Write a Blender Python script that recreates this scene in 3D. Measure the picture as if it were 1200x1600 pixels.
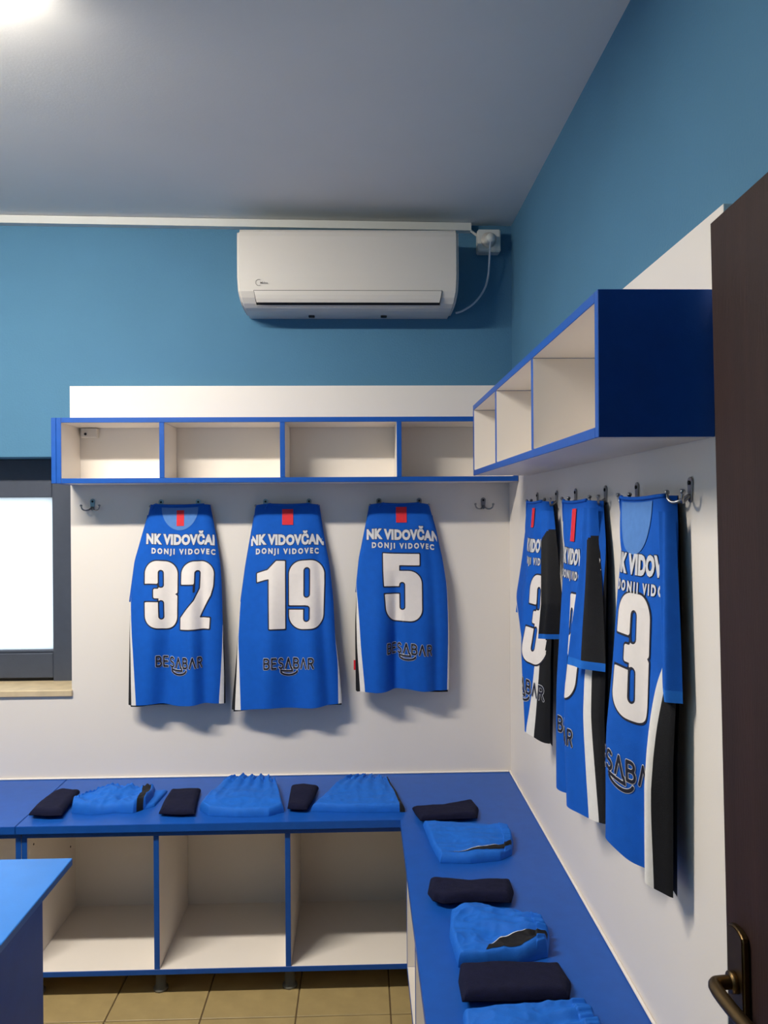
import bpy, bmesh, math, random
import numpy as np
from mathutils import Vector, Matrix, noise

for o in list(bpy.data.objects):
    bpy.data.objects.remove(o)
SC = bpy.context.scene
COL = SC.collection

# ------------------------------------------------------------------ camera
# Measurements are taken in units U with the camera at the origin (X right, Y into
# the room, Z up); metres = U * S, and the camera stands 1.60 m above the floor.
S, HC = 0.965, 1.60
F, YAW, PITCH, ROLL = 1218.94, 0.0294, -0.0024, -0.0065
_sy, _cy, _sp, _cp = math.sin(YAW), math.cos(YAW), math.sin(PITCH), math.cos(PITCH)
FW = Vector((_sy * _cp, _cy * _cp, _sp))
_rt = Vector((_cy, -_sy, 0))
_up = _rt.cross(FW)
RT = _rt * math.cos(ROLL) + _up * math.sin(ROLL)
UP = -_rt * math.sin(ROLL) + _up * math.cos(ROLL)
cam = bpy.data.cameras.new('camera')
camo = bpy.data.objects.new('camera', cam)
COL.objects.link(camo)
cam.sensor_fit = 'HORIZONTAL'
cam.sensor_width = 36.0
cam.lens = 36.0 * F / 1200.0
cam.clip_start = 0.02
m = Matrix((RT, UP, -FW)).transposed().to_4x4()
m.translation = (0, 0, HC)
camo.matrix_world = m
SC.camera = camo

# ------------------------------------------------------------------ world, exposure
wd = bpy.data.worlds.new('overcast_sky')
SC.world = wd
wd.use_nodes = True
bg = wd.node_tree.nodes['Background']
bg.inputs[0].default_value = (0.80, 0.90, 1.0, 1)
bg.inputs[1].default_value = 2.6
SC.view_settings.view_transform = 'Standard'
SC.view_settings.look = 'None'
SC.view_settings.exposure = 0.0
SC.view_settings.gamma = 1.0
SC.view_settings.use_curve_mapping = False
LAMP_STRENGTH = 196.0
LAMP_COLOR = (1.0, 0.93, 0.81)

def ray(x, y):
    return RT * ((x - 600) / F) + UP * ((800 - y) / F) + FW

def onz(x, y, z):
    d = ray(x, y); return d * (z / d.z)

def ony(x, y, Y):
    d = ray(x, y); return d * (Y / d.y)

def W(p):
    return Vector((p[0] * S, p[1] * S, p[2] * S + HC))

# ------------------------------------------------------------------ materials
def lin(c):
    c /= 255.0
    return c / 12.92 if c <= 0.04045 else ((c + 0.055) / 1.055) ** 2.4

def rgb(r, g, b):
    return (lin(r), lin(g), lin(b), 1)

def mat(name, col, rough=0.5, var=0.06, vscale=6.0, bump=0.0, bscale=80.0, spec=0.5, metal=0.0,
        stretch=(1, 1, 1), coat=0.0):
    m = bpy.data.materials.new(name)
    m.use_nodes = True
    nt = m.node_tree
    b = nt.nodes['Principled BSDF']
    b.inputs['Roughness'].default_value = rough
    b.inputs['Metallic'].default_value = metal
    b.inputs['Specular IOR Level'].default_value = spec
    b.inputs['Coat Weight'].default_value = coat
    tc = nt.nodes.new('ShaderNodeTexCoord')
    mp = nt.nodes.new('ShaderNodeMapping')
    mp.inputs['Scale'].default_value = stretch
    nt.links.new(tc.outputs['Object'], mp.inputs['Vector'])
    n = nt.nodes.new('ShaderNodeTexNoise')
    n.inputs['Scale'].default_value = vscale
    n.inputs['Detail'].default_value = 4
    nt.links.new(mp.outputs[0], n.inputs['Vector'])
    r = nt.nodes.new('ShaderNodeMapRange')
    r.inputs['From Min'].default_value = 0.3
    r.inputs['From Max'].default_value = 0.7
    r.inputs['To Min'].default_value = 1 - var
    r.inputs['To Max'].default_value = 1 + var
    nt.links.new(n.outputs['Fac'], r.inputs['Value'])
    mx = nt.nodes.new('ShaderNodeMix')
    mx.data_type = 'RGBA'
    mx.blend_type = 'MULTIPLY'
    mx.inputs['Factor'].default_value = 1
    mx.inputs['A'].default_value = col
    nt.links.new(r.outputs[0], mx.inputs['B'])
    nt.links.new(mx.outputs['Result'], b.inputs['Base Color'])
    if bump > 0:
        n2 = nt.nodes.new('ShaderNodeTexNoise')
        n2.inputs['Scale'].default_value = bscale
        n2.inputs['Detail'].default_value = 3
        nt.links.new(mp.outputs[0], n2.inputs['Vector'])
        bp = nt.nodes.new('ShaderNodeBump')
        bp.inputs['Strength'].default_value = bump
        bp.inputs['Distance'].default_value = 0.004
        nt.links.new(n2.outputs['Fac'], bp.inputs['Height'])
        nt.links.new(bp.outputs[0], b.inputs['Normal'])
    return m

M = {}
M['wall'] = mat('wall_paint_blue', rgb(76, 123, 154), 0.75, 0.04, 3, 0.25, 140, 0.3)
M['ceil'] = mat('ceiling_paint', rgb(226, 224, 220), 0.85, 0.03, 2, 0.06, 160, 0.2)
M['plaster'] = mat('corridor_paint', rgb(225, 222, 214), 0.8, 0.03, 2)
M['white'] = mat('white_laminate', rgb(232, 224, 216), 0.42, 0.015, 2, 0.03, 300, 0.4)
M['blue'] = mat('blue_laminate', rgb(16, 78, 164), 0.42, 0.05, 30, 0.05, 400, 0.35)
M['tabletop'] = mat('table_blue_laminate', rgb(34, 106, 186), 0.34, 0.08, 9, 0.05, 400, 0.5)
M['jblue'] = mat('jersey_blue_fabric', rgb(6, 86, 186), 0.8, 0.05, 40, 0.25, 900, 0.25)
M['facing'] = mat('pale_blue_mesh_fabric', rgb(84, 130, 196), 0.8, 0.05, 60, 0.2, 900, 0.25)
M['cuff'] = mat('cuff_blue_fabric', rgb(28, 108, 204), 0.8, 0.05, 40, 0.2, 900, 0.25)
M['jblack'] = mat('black_fabric', rgb(20, 20, 24), 0.75, 0.1, 60, 0.25, 700, 0.3)
M['jwhite'] = mat('white_fabric', rgb(226, 222, 218), 0.75, 0.03, 60, 0.15, 700, 0.3)
M['print'] = mat('white_print', rgb(228, 220, 216), 0.55, 0.02, 60)
M['printgrey'] = mat('pale_grey_print', rgb(208, 208, 212), 0.45, 0.05, 60)
M['ink'] = mat('black_print', rgb(10, 14, 36), 0.55, 0.05, 60)
M['red'] = mat('red_tape', rgb(214, 30, 46), 0.7, 0.05, 60)
M['shorts'] = mat('shorts_blue_fabric', rgb(18, 98, 194), 0.7, 0.07, 40, 0.25, 700, 0.3)
M['navy'] = mat('navy_knit', rgb(17, 19, 46), 0.9, 0.2, 60, 0.6, 420, 0.2, stretch=(1, 1, 3))
M['metal'] = mat('brushed_metal', rgb(150, 150, 152), 0.28, 0.05, 30, metal=1.0)
M['brass'] = mat('aged_bronze', rgb(96, 78, 52), 0.42, 0.15, 25, metal=1.0)
M['plastic'] = mat('white_plastic', rgb(208, 202, 195), 0.42, 0.01, 3, spec=0.5)
M['plastic2'] = mat('socket_plastic', rgb(214, 214, 210), 0.4, 0.02, 10)
M['cable'] = mat('white_cable', rgb(190, 196, 206), 0.5, 0.02, 10)
M['slot'] = mat('dark_slot', rgb(22, 22, 22), 0.7, 0.05, 10)
M['logo'] = mat('grey_logo_print', rgb(120, 116, 112), 0.4, 0.02, 10)
M['frame'] = mat('anthracite_frame', rgb(66, 72, 86), 0.5, 0.05, 30, 0.1, 300)
M['sill'] = mat('beige_sill_stone', rgb(204, 184, 150), 0.5, 0.1, 20)
M['feet'] = mat('grey_plastic_foot', rgb(110, 108, 98), 0.5, 0.05, 10)
M['door'] = mat('wenge_wood', rgb(44, 27, 24), 0.6, 0.22, 7, 0.15, 60, 0.25, stretch=(5, 5, 0.5))
M['tile'] = mat('beige_floor_tile', rgb(162, 142, 98), 0.38, 0.09, 14, 0.05, 60)
M['grout'] = mat('brown_grout', rgb(96, 78, 54), 0.9, 0.1, 30)
M['housing'] = mat('lamp_housing', rgb(225, 225, 222), 0.5, 0.01, 5)
M['concrete'] = mat('outside_concrete', rgb(200, 198, 192), 0.9, 0.1, 2)

def emission(name, col, st):
    m = bpy.data.materials.new(name)
    m.use_nodes = True
    nt = m.node_tree
    b = nt.nodes['Principled BSDF']
    b.inputs['Base Color'].default_value = (0.9, 0.9, 0.9, 1)
    b.inputs['Emission Color'].default_value = (*col, 1)
    b.inputs['Emission Strength'].default_value = st
    return m

def frosted():
    m = bpy.data.materials.new('frosted_glass')
    m.use_nodes = True
    nt = m.node_tree
    nt.nodes.remove(nt.nodes['Principled BSDF'])
    out = nt.nodes['Material Output']
    t = nt.nodes.new('ShaderNodeBsdfTranslucent')
    t.inputs[0].default_value = (0.92, 0.95, 0.97, 1)
    g = nt.nodes.new('ShaderNodeBsdfGlossy')
    g.inputs['Roughness'].default_value = 0.25
    mx = nt.nodes.new('ShaderNodeMixShader')
    mx.inputs[0].default_value = 0.05
    nt.links.new(t.outputs[0], mx.inputs[1])
    nt.links.new(g.outputs[0], mx.inputs[2])
    nt.links.new(mx.outputs[0], out.inputs['Surface'])
    return m
M['frosted'] = frosted()

# ------------------------------------------------------------------ object helpers
def props(o, label=None, cat=None, group=None, kind=None):
    for k, v in (('label', label), ('category', cat), ('group', group), ('kind', kind)):
        if v: o[k] = v
    return o

def thing(name, base, label, cat, group=None, kind=None):
    o = bpy.data.objects.new(name, None)
    COL.objects.link(o)
    o.location = W(base)
    o.empty_display_size = 0.05
    return props(o, label, cat, group, kind)

def wloc(o):
    p = Vector((0, 0, 0))
    while o:
        p = p + o.location; o = o.parent
    return p

def link_mesh(name, me, parent=None, smooth=False):
    o = bpy.data.objects.new(name, me)
    COL.objects.link(o)
    if parent: o.parent = parent
    if smooth:
        for p in me.polygons: p.use_smooth = True
    return o

def mesh(name, verts, faces, mt, parent=None, smooth=False, fm=None):
    """verts in U coordinates"""
    off = wloc(parent)
    me = bpy.data.meshes.new(name)
    me.from_pydata([W(v) - off for v in verts], [], faces)
    for x in (mt if isinstance(mt, (list, tuple)) else [mt]): me.materials.append(x)
    if fm:
        for p, i in zip(me.polygons, fm): p.material_index = i
    me.update()
    bm = bmesh.new(); bm.from_mesh(me)
    bmesh.ops.remove_doubles(bm, verts=bm.verts, dist=1e-5)
    bm.to_mesh(me); bm.free()
    return link_mesh(name, me, parent, smooth)

DIRS = {'-x': (-1, 0, 0), '+x': (1, 0, 0), '-y': (0, -1, 0), '+y': (0, 1, 0), '-z': (0, 0, -1), '+z': (0, 0, 1)}

def add_box(bm, b, fm=None):
    x0, x1, y0, y1, z0, z1 = b
    vs = [bm.verts.new(W(p)) for p in ((x0, y0, z0), (x1, y0, z0), (x1, y1, z0), (x0, y1, z0),
                                       (x0, y0, z1), (x1, y0, z1), (x1, y1, z1), (x0, y1, z1))]
    for d, q in (('-z', (3, 2, 1, 0)), ('+z', (4, 5, 6, 7)), ('-y', (0, 1, 5, 4)), ('+y', (2, 3, 7, 6)),
                 ('-x', (3, 0, 4, 7)), ('+x', (1, 2, 6, 5))):
        f = bm.faces.new([vs[i] for i in q])
        if fm and d in fm: f.material_index = fm[d]

def boxes(name, bl, mt, parent=None, bevel=0.0012, fm=None, seg=1):
    bm = bmesh.new()
    for b in bl: add_box(bm, b, fm)
    if bevel: bmesh.ops.bevel(bm, geom=bm.edges[:], offset=bevel, segments=seg, affect='EDGES', clamp_overlap=True, material=1 if fm else -1)
    off = wloc(parent)
    bmesh.ops.translate(bm, verts=bm.verts, vec=-off)
    me = bpy.data.meshes.new(name)
    bm.to_mesh(me); bm.free()
    for x in (mt if isinstance(mt, (list, tuple)) else [mt]): me.materials.append(x)
    return link_mesh(name, me, parent)

def box(name, b, mt, parent=None, bevel=0.0012, fm=None, seg=1):
    return boxes(name, [b], mt, parent, bevel, fm, seg)

def smooth_path(pts, n=6):
    P = [Vector(p) for p in pts]
    out = []
    for i in range(len(P) - 1):
        a, b, c, d = P[max(i - 1, 0)], P[i], P[i + 1], P[min(i + 2, len(P) - 1)]
        for k in range(n):
            t = k / n
            out.append(0.5 * ((2 * b) + (c - a) * t + (2 * a - 5 * b + 4 * c - d) * t * t + (3 * b - a - 3 * c + d) * t ** 3))
    out.append(P[-1])
    return out

def tube_data(pts, r, n=8, sm=6, flat=1.0):
    P = smooth_path(pts, sm) if sm else [Vector(p) for p in pts]
    rs = r if callable(r) else (lambda t: r)
    V, Fc = [], []
    ref = Vector((0.31, 0.2, 0.93)).normalized()
    for i, p in enumerate(P):
        t = (P[min(i + 1, len(P) - 1)] - P[max(i - 1, 0)]).normalized()
        a = ref - t * ref.dot(t)
        if a.length < 1e-3: a = t.orthogonal()
        a.normalize(); ref = a
        b = t.cross(a)
        rr = rs(i / (len(P) - 1))
        for k in range(n):
            th = 2 * math.pi * k / n
            V.append(p + a * (math.cos(th) * rr) + b * (math.sin(th) * rr * flat))
    for i in range(len(P) - 1):
        for k in range(n):
            Fc.append((i * n + k, i * n + (k + 1) % n, (i + 1) * n + (k + 1) % n, (i + 1) * n + k))
    Fc.append(tuple(range(n - 1, -1, -1)))
    Fc.append(tuple(range((len(P) - 1) * n, len(P) * n)))
    return V, Fc

def tube(name, pts, r, mt, parent=None, n=8, sm=6, flat=1.0):
    V, Fc = tube_data(pts, r, n, sm, flat)
    return mesh(name, V, Fc, mt, parent, True)

def prism(name, poly, axis0, axis1, ax, org, d0, d1, mt, parent=None, bevel=0.0, smooth=False):
    """polygon (a,b) in axes axis0/axis1 extruded along ax from d0 to d1 (U)"""
    a0, a1, ax, org = Vector(axis0), Vector(axis1), Vector(ax), Vector(org)
    n = len(poly)
    bm = bmesh.new()
    L = [bm.verts.new(W(org + a0 * p + a1 * q + ax * d0)) for p, q in poly]
    H = [bm.verts.new(W(org + a0 * p + a1 * q + ax * d1)) for p, q in poly]
    caps = [bm.faces.new(L[::-1]), bm.faces.new(H)]
    for i in range(n):
        bm.faces.new((L[i], L[(i + 1) % n], H[(i + 1) % n], H[i]))
    bmesh.ops.recalc_face_normals(bm, faces=bm.faces)
    if bevel:
        eds = list({e for c in caps for e in c.edges})
        bmesh.ops.bevel(bm, geom=eds, offset=bevel, segments=3, affect='EDGES', clamp_overlap=True)
    bmesh.ops.translate(bm, verts=bm.verts, vec=-wloc(parent))
    me = bpy.data.meshes.new(name)
    bm.to_mesh(me); bm.free()
    me.materials.append(mt)
    o = link_mesh(name, me, parent)
    if smooth:
        for p in me.polygons: p.use_smooth = len(p.vertices) == 4
    return o

# ------------------------------------------------------------------ main dimensions (U)
D = 3.134            # front of the white panel on the back wall
XP = 0.598           # front of the white panel on the right wall
PT = 0.018           # panel thickness
YW, XW = D + PT, XP + PT
XL = -3.30           # left wall
YF = 0.28            # inside of the front (door) wall
FL = -HC / S         # floor
B = -1.060           # bench top
DB, DS = 0.4707, 0.1991
ZP = 0.5003          # top of the white panels
def zceil(x): return 1.149 - 0.0125 * (x - XW)

# ------------------------------------------------------------------ setting
fl = box('floor', (XL - .2, XW + .2, -1.5, YW + .2, FL - .1, FL - .004), M['grout'], None, 0)
props(fl, kind='structure')
tile_pitch = 0.311
xj = onz(328, 1546, FL).x
yj = onz(357, 1591, FL).y
tme = None
ix0 = math.floor((XL - xj) / tile_pitch); ix1 = math.ceil((XW - xj) / tile_pitch)
iy0 = math.floor((YF - yj) / tile_pitch); iy1 = math.ceil((YW - yj) / tile_pitch)
rnd = random.Random(4)
for ix in range(ix0, ix1):
    for iy in range(iy0, iy1):
        x0, y0 = xj + ix * tile_pitch, yj + iy * tile_pitch
        g = 0.0022
        bx = [max(x0 + g, XL), min(x0 + tile_pitch - g, XW), max(y0 + g, YF), min(y0 + tile_pitch - g, YW)]
        if bx[1] - bx[0] < .03 or bx[3] - bx[2] < .03: continue
        full = abs(bx[1] - bx[0] - tile_pitch + 2 * g) < 1e-6 and abs(bx[3] - bx[2] - tile_pitch + 2 * g) < 1e-6
        if full and tme:
            o = bpy.data.objects.new('floor_tile', tme)
            COL.objects.link(o); o.parent = fl
            o.location = W((x0, y0, FL))
        elif full:
            o = boxes('floor_tile', [(0, tile_pitch - 2 * g, 0, tile_pitch - 2 * g, -.006, rnd.random() * 0)], M['tile'], None, 0.0015)
            tme = o.data
            for v in tme.vertices: v.co -= Vector((0, 0, HC)) - Vector((g * S, g * S, 0))
            o.parent = fl
            o.location = W((x0, y0, FL))
        else:
            box('floor_tile', (bx[0], bx[1], bx[2], bx[3], FL - .006, FL), M['tile'], fl, 0.0015)

# ceiling rises very slightly to the left
cv = []
for z in (0, .1):
    for x, y in ((XL - .2, -1.5), (XW + .2, -1.5), (XW + .2, YW + .3), (XL - .2, YW + .3)):
        cv.append((x, y, zceil(x) + z))
ce = mesh('ceiling', cv, [(3, 2, 1, 0), (4, 5, 6, 7), (0, 1, 5, 4), (1, 2, 6, 5), (2, 3, 7, 6), (3, 0, 4, 7)], M['ceil'])
ce.data.flip_normals() if ce.data.polygons[0].normal.z > 0 else None
props(ce, kind='structure')
HT = 1.26
WX0, WX1, WZ0, WZ1 = -2.55, -1.115, -0.712, 0.222       # window opening
WT = 0.26
props(boxes('wall_back', [(XL - .2, WX0, YW, YW + WT, FL - .1, HT), (WX1, XW + .2, YW, YW + WT, FL - .1, HT),
                          (WX0, WX1, YW, YW + WT, WZ1, HT), (WX0, WX1, YW, YW + WT, FL - .1, WZ0)], M['wall'], None, 0), kind='structure')
props(box('wall_right', (XW, XW + .2, YF - .2, YW, FL - .1, HT), M['wall'], None, 0), kind='structure')
props(box('wall_left', (XL - .2, XL, YF - .2, YW, FL - .1, HT), M['plaster'], None, 0), kind='structure')
props(boxes('wall_front', [(XL, -.36, YF - .2, YF, FL - .1, HT), (.59, XW, YF - .2, YF, FL - .1, HT),
                           (-.36, .59, YF - .2, YF, .455, HT)], M['wall'], None, 0), kind='structure')
props(boxes('wall_corridor_unseen', [(-1.4, -1.3, -1.5, YF - .2, FL - .1, HT), (XW, XW + .1, -1.5, YF - .2, FL - .1, HT),  # unseen closed corridor, added to keep sky light out of the doorway
                              (-1.4, XW + .1, -1.6, -1.5, FL - .1, HT)], M['plaster'], None, 0), kind='structure')

# window
wz = thing('window_1', (-1.8, YW + .15, WZ0), 'anthracite framed window with milky glass left of the white panel', None, kind='structure')
fy0, fy1 = YW + .145, YW + .205
gx1, gz0, gz1 = -1.290, -0.588, 0.063
boxes('window_frame', [(WX0, -2.36, fy0, fy1, WZ0, WZ1), (gx1, WX1, fy0, fy1, WZ0, WZ1),
                       (-2.36, gx1, fy0, fy1, gz1, WZ1), (-2.36, gx1, fy0, fy1, WZ0 + .02, gz0)], M['frame'], wz, .003)
boxes('glazing_bead', [(-2.36, gx1, fy0 + .008, fy1 - .02, gz0, gz0 + .012)], M['frame'], wz, .003)
box('frame_joint', (WX0, WX1, fy0 + .012, fy1, WZ0, WZ0 + .02), M['slot'], wz, 0)
box('pane', (-2.36, gx1, fy0 + .03, fy0 + .038, gz0, gz1), M['frosted'], wz, 0)
box('window_sill', (WX0 - .02, -1.1495, D - .012, fy0 + .01, -.731, -.7045), M['sill'], wz, .003)
props(box('ground_outside', (-9, 5, YW + WT + .01, 12, FL - .4, FL - .3), M['concrete'], None, 0), kind='structure')

# white wall panels
pb = props(mesh('wall_panel', [(XL, D, FL), (XW, D, FL), (XW, D, ZP), (-1.153, D, ZP), (-1.153, D, -.7315), (XL, D, -.7315),
                 (XL, YW - .0005, FL), (XW, YW - .0005, FL), (XW, YW - .0005, ZP), (-1.153, YW - .0005, ZP), (-1.153, YW - .0005, -.7315), (XL, YW - .0005, -.7315)],
                [(0, 1, 2, 3, 4, 5), (11, 10, 9, 8, 7, 6)] + [(i, i + 6, (i + 1) % 6 + 6, (i + 1) % 6) for i in range(6)], M['white']),
           'large white laminate panel covering the lower back wall behind the three facing jerseys', 'wall panel')
props(box('wall_panel', (XP, XW - .0005, 1.266, D - .001, FL, ZP), M['white'], None, .001),
      'white laminate panel on the right wall behind the three side-on jerseys', 'wall panel')

# ------------------------------------------------------------------ ceiling lamp
LX0, LX1, LY0, LY1 = -1.96, -0.715, 1.60, 1.72
zc = zceil(-1.3)
lp = thing('ceiling_lamp', (-1.33, 1.66, zc - .01), 'glowing white batten lamp on the ceiling at the upper left corner', 'lamp')
box('housing', (LX0, LX1, LY0 + .01, LY1 - .01, zc - .024, zc - .002), M['housing'], lp, .002)
prof = []
for k in range(13):
    a = math.pi * k / 12
    prof.append((1.66 - .055 * math.cos(a), zc - .025 - .026 * math.sin(a)))
prism('diffuser', prof, (0, 1, 0), (0, 0, 1), (1, 0, 0), (0, 0, 0), LX0 + .022, LX1 - .022,
      emission('lamp_glow', LAMP_COLOR, LAMP_STRENGTH), lp, smooth=True)
for x in (LX0, LX1 - .02):
    prism('end_cap', [(p + (p - 1.66) * .05, q) for p, q in prof], (0, 1, 0), (0, 0, 1), (1, 0, 0), (0, 0, 0), x, x + .02, M['housing'], lp)

# ------------------------------------------------------------------ shelves
BT = 0.0187
WB = [M['white'], M['blue']]
def shelf_back():
    z0, z1, y0, y1 = .1069, .3516, D - DS, D - .0004
    x0, x1 = -1.150, XP - .0025
    t = thing('wall_shelf', ((x0 + x1) / 2, D, z0), 'long four-bay white cubby shelf with blue edges above the three facing jerseys', 'shelf')
    box('bottom_board', (x0 + 2 * BT, x1, y0, y1, z0, z0 + BT), WB, t, fm={'-y': 1})
    box('top_board', (x0 + 2 * BT, x1, y0, y1, z1 - BT, z1), WB, t, fm={'-y': 1, '+z': 1})
    box('end_board', (x0, x0 + BT - .0006, y0, y1, z0, z1), M['blue'], t)
    box('side_board', (x0 + BT, x0 + 2 * BT - .0004, y0, y1, z0, z1), WB, t, fm={'-y': 1, '-z': 1})
    box('side_board', (x1 - BT, x1, y0 + .0005, y1, z0 + BT, z1 - BT), WB, t, fm={'-y': 1})
    for x in (-.742, -.293, .145):
        box('divider', (x - BT / 2, x + BT / 2, y0 + .0004, y1, z0 + BT, z1 - BT), WB, t, fm={'-y': 1})
    br = box('mounting_bracket', (x0 + 2 * BT + .012, x0 + 2 * BT + .075, y1 - .030, y1, z1 - BT - .040, z1 - BT - .002), M['plastic'], t, .003)
    tube('bracket_screw', [(x0 + .068, y1 - .034, z1 - BT - .026), (x0 + .068, y1 - .029, z1 - BT - .026)], .005, M['slot'], br, 8, 0)
shelf_back()
def shelf_right():
    z0, z1, x0, x1 = .120, .3688, XP - DS, XP - .0004
    y0, y1 = 1.2984, 2.7566
    t = thing('wall_shelf', (XP, (y0 + y1) / 2, z0), 'three-bay cubby shelf on the right wall with dark blue end panel towards the door', 'shelf')
    box('bottom_board', (x0, x1, y0 + BT, y1, z0, z0 + BT), WB, t, fm={'-x': 1})
    box('top_board', (x0, x1, y0 + BT, y1, z1 - BT, z1), WB, t, fm={'-x': 1, '+z': 1})
    box('end_panel', (x0, x1, y0, y0 + BT, z0, z1), WB, t, fm={'-x': 1, '-y': 1})
    box('side_board', (x0, x1, y1 - BT, y1, z0 + BT, z1 - BT), WB, t, fm={'-x': 1})
    for y in (1.806, 2.296):
        box('divider', (x0 + .0004, x1, y - BT / 2, y + BT / 2, z0 + BT, z1 - BT), WB, t, fm={'-x': 1})
shelf_right()

# ------------------------------------------------------------------ bench: worktops and cabinets
TW = 0.027
x_in, y_in = XP - DB, D - DB
def worktop(name, poly, label):
    bm = bmesh.new()
    lo = [bm.verts.new(W((x, y, B - TW))) for x, y in poly]
    hi = [bm.verts.new(W((x, y, B))) for x, y in poly]
    bm.faces.new(lo[::-1]); bm.faces.new(hi)
    n = len(poly)
    for i in range(n): bm.faces.new((lo[i], lo[(i + 1) % n], hi[(i + 1) % n], hi[i]))
    bmesh.ops.recalc_face_normals(bm, faces=bm.faces)
    bmesh.ops.bevel(bm, geom=bm.edges[:], offset=.0015, segments=2, affect='EDGES')
    me = bpy.data.meshes.new(name); bm.to_mesh(me); bm.free()
    me.materials.append(M['blue'])
    return props(link_mesh(name, me), label, 'worktop')
e = .0006
worktop('worktop', [(-1.172, y_in), (x_in, y_in), (x_in, 1.29), (XP - e, 1.29), (XP - e, D - e), (-1.172, D - e)],
        'L-shaped blue laminate bench top holding all the folded socks and shorts')
worktop('worktop', [(-3.0, y_in), (-1.1735, y_in), (-1.1735, D - e), (-3.0, D - e)],
        'empty blue laminate bench top under the window at the left edge')
props(box('trim_1', (-3.0, XP - .009, D - .008, D - e, B, B + .007), M['white'], None, .002), kind='structure')
props(box('trim_2', (XP - .008, XP - e, 1.29, D - e, B, B + .007), M['white'], None, .002), kind='structure')

CT, CB = B - TW - e, -1.581        # cabinet top and underside
def foot(t, x, y):
    V, Fc = tube_data([(x, y, FL), (x, y, FL + .008), (x, y, FL + .0081), (x, y, CB - e)], lambda q: .026 if q < .4 else .018, 12, 0)
    mesh('foot', V, Fc, M['feet'], t, True)
def cabinet_back(x0, x1, divs, label):
    y0, y1 = y_in + .016, D - .004
    t = thing('bench_cabinet', ((x0 + x1) / 2, (y0 + y1) / 2, FL), label, 'cabinet')
    box('bottom_board', (x0, x1, y0, y1, CB, CB + BT), WB, t, fm={'-y': 1})
    box('top_board', (x0, x1, y0, y1, CT - BT, CT), WB, t, fm={'-y': 1})
    box('back_board', (x0 + BT, x1 - BT, y1 - .008, y1, CB + BT, CT - BT), M['white'], t, 0)
    for x in (x0, x1 - BT): box('side_board', (x, x + BT, y0, y1 - e, CB + BT, CT - BT), WB, t, fm={'-y': 1})
    for x in divs: box('divider', (x - BT / 2, x + BT / 2, y0 + .0004, y1 - .009, CB + BT, CT - BT), WB, t, fm={'-y': 1})
    for x in [x0 + .03] + divs + [x1 - .03]:
        for y in (y0 + .05, y1 - .06): foot(t, x, y)
    return t
c = cabinet_back(-1.159, XP - .006, [-.706, -.259], 'three-bay open white cabinet with blue edges under the back bench')
for px_, pz in ((52.5, 1319), (110, 1323)):
    p = ray(px_, pz); p = p * ((-1.159 + BT) / p.x)
    tube('screw_hole', [p + Vector((.0, 0, 0)), p + Vector((.0012, 0, 0))], .004, M['slot'], c, 8, 0)
cabinet_back(-2.95, -1.1605, [-2.35, -1.75], 'open white cabinet partly hidden by the blue table at lower left')
def cabinet_right():
    x0, x1, y0, y1 = x_in + .020, XP - .004, 1.31, y_in + .0145
    t = thing('bench_cabinet', ((x0 + x1) / 2, (y0 + y1) / 2, FL), 'open white cabinet under the right hand bench, seen nearly edge-on', 'cabinet')
    box('bottom_board', (x0, x1, y0, y1, CB, CB + BT), WB, t, fm={'-x': 1})
    box('top_board', (x0, x1, y0, y1, CT - BT, CT), WB, t, fm={'-x': 1})
    box('back_board', (x1 - .008, x1, y0 + BT, y1 - BT, CB + BT, CT - BT), M['white'], t, 0)
    for y in (y0, y1 - BT): box('side_board', (x0, x1 - e, y, y + BT, CB + BT, CT - BT), WB, t, fm={'-x': 1})
    for y in (1.78, 2.25): box('divider', (x0 + .0004, x1 - .009, y - BT / 2, y + BT / 2, CB + BT, CT - BT), WB, t, fm={'-x': 1})
    for y in (y0 + .04, 1.78, 2.25, y1 - .04):
        for x in (x0 + .05, x1 - .06): foot(t, x, y)
cabinet_right()

# ------------------------------------------------------------------ table
def table():
    z = -.87
    x0, x1, y0, y1 = -2.15, -.731, 1.05, 1.983
    t = thing('table', ((x0 + x1) / 2, (y0 + y1) / 2, FL), 'blue laminate table with panel sides in the lower left foreground', 'table')
    box('table_top', (x0, x1, y0, y1, z - .018, z), M['tabletop'], t, .0015)
    for x in (x0 + .004, x1 - .004 - BT):
        box('side_panel', (x, x + BT, y0 + .17, y1 - .175, FL, z - .0184), M['blue'], t)
    box('modesty_panel', (x0 + .004 + BT, x1 - .004 - BT, (y0 + y1) / 2 - .01, (y0 + y1) / 2 + .01, FL + .25, z - .0184), M['blue'], t)
table()

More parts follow.
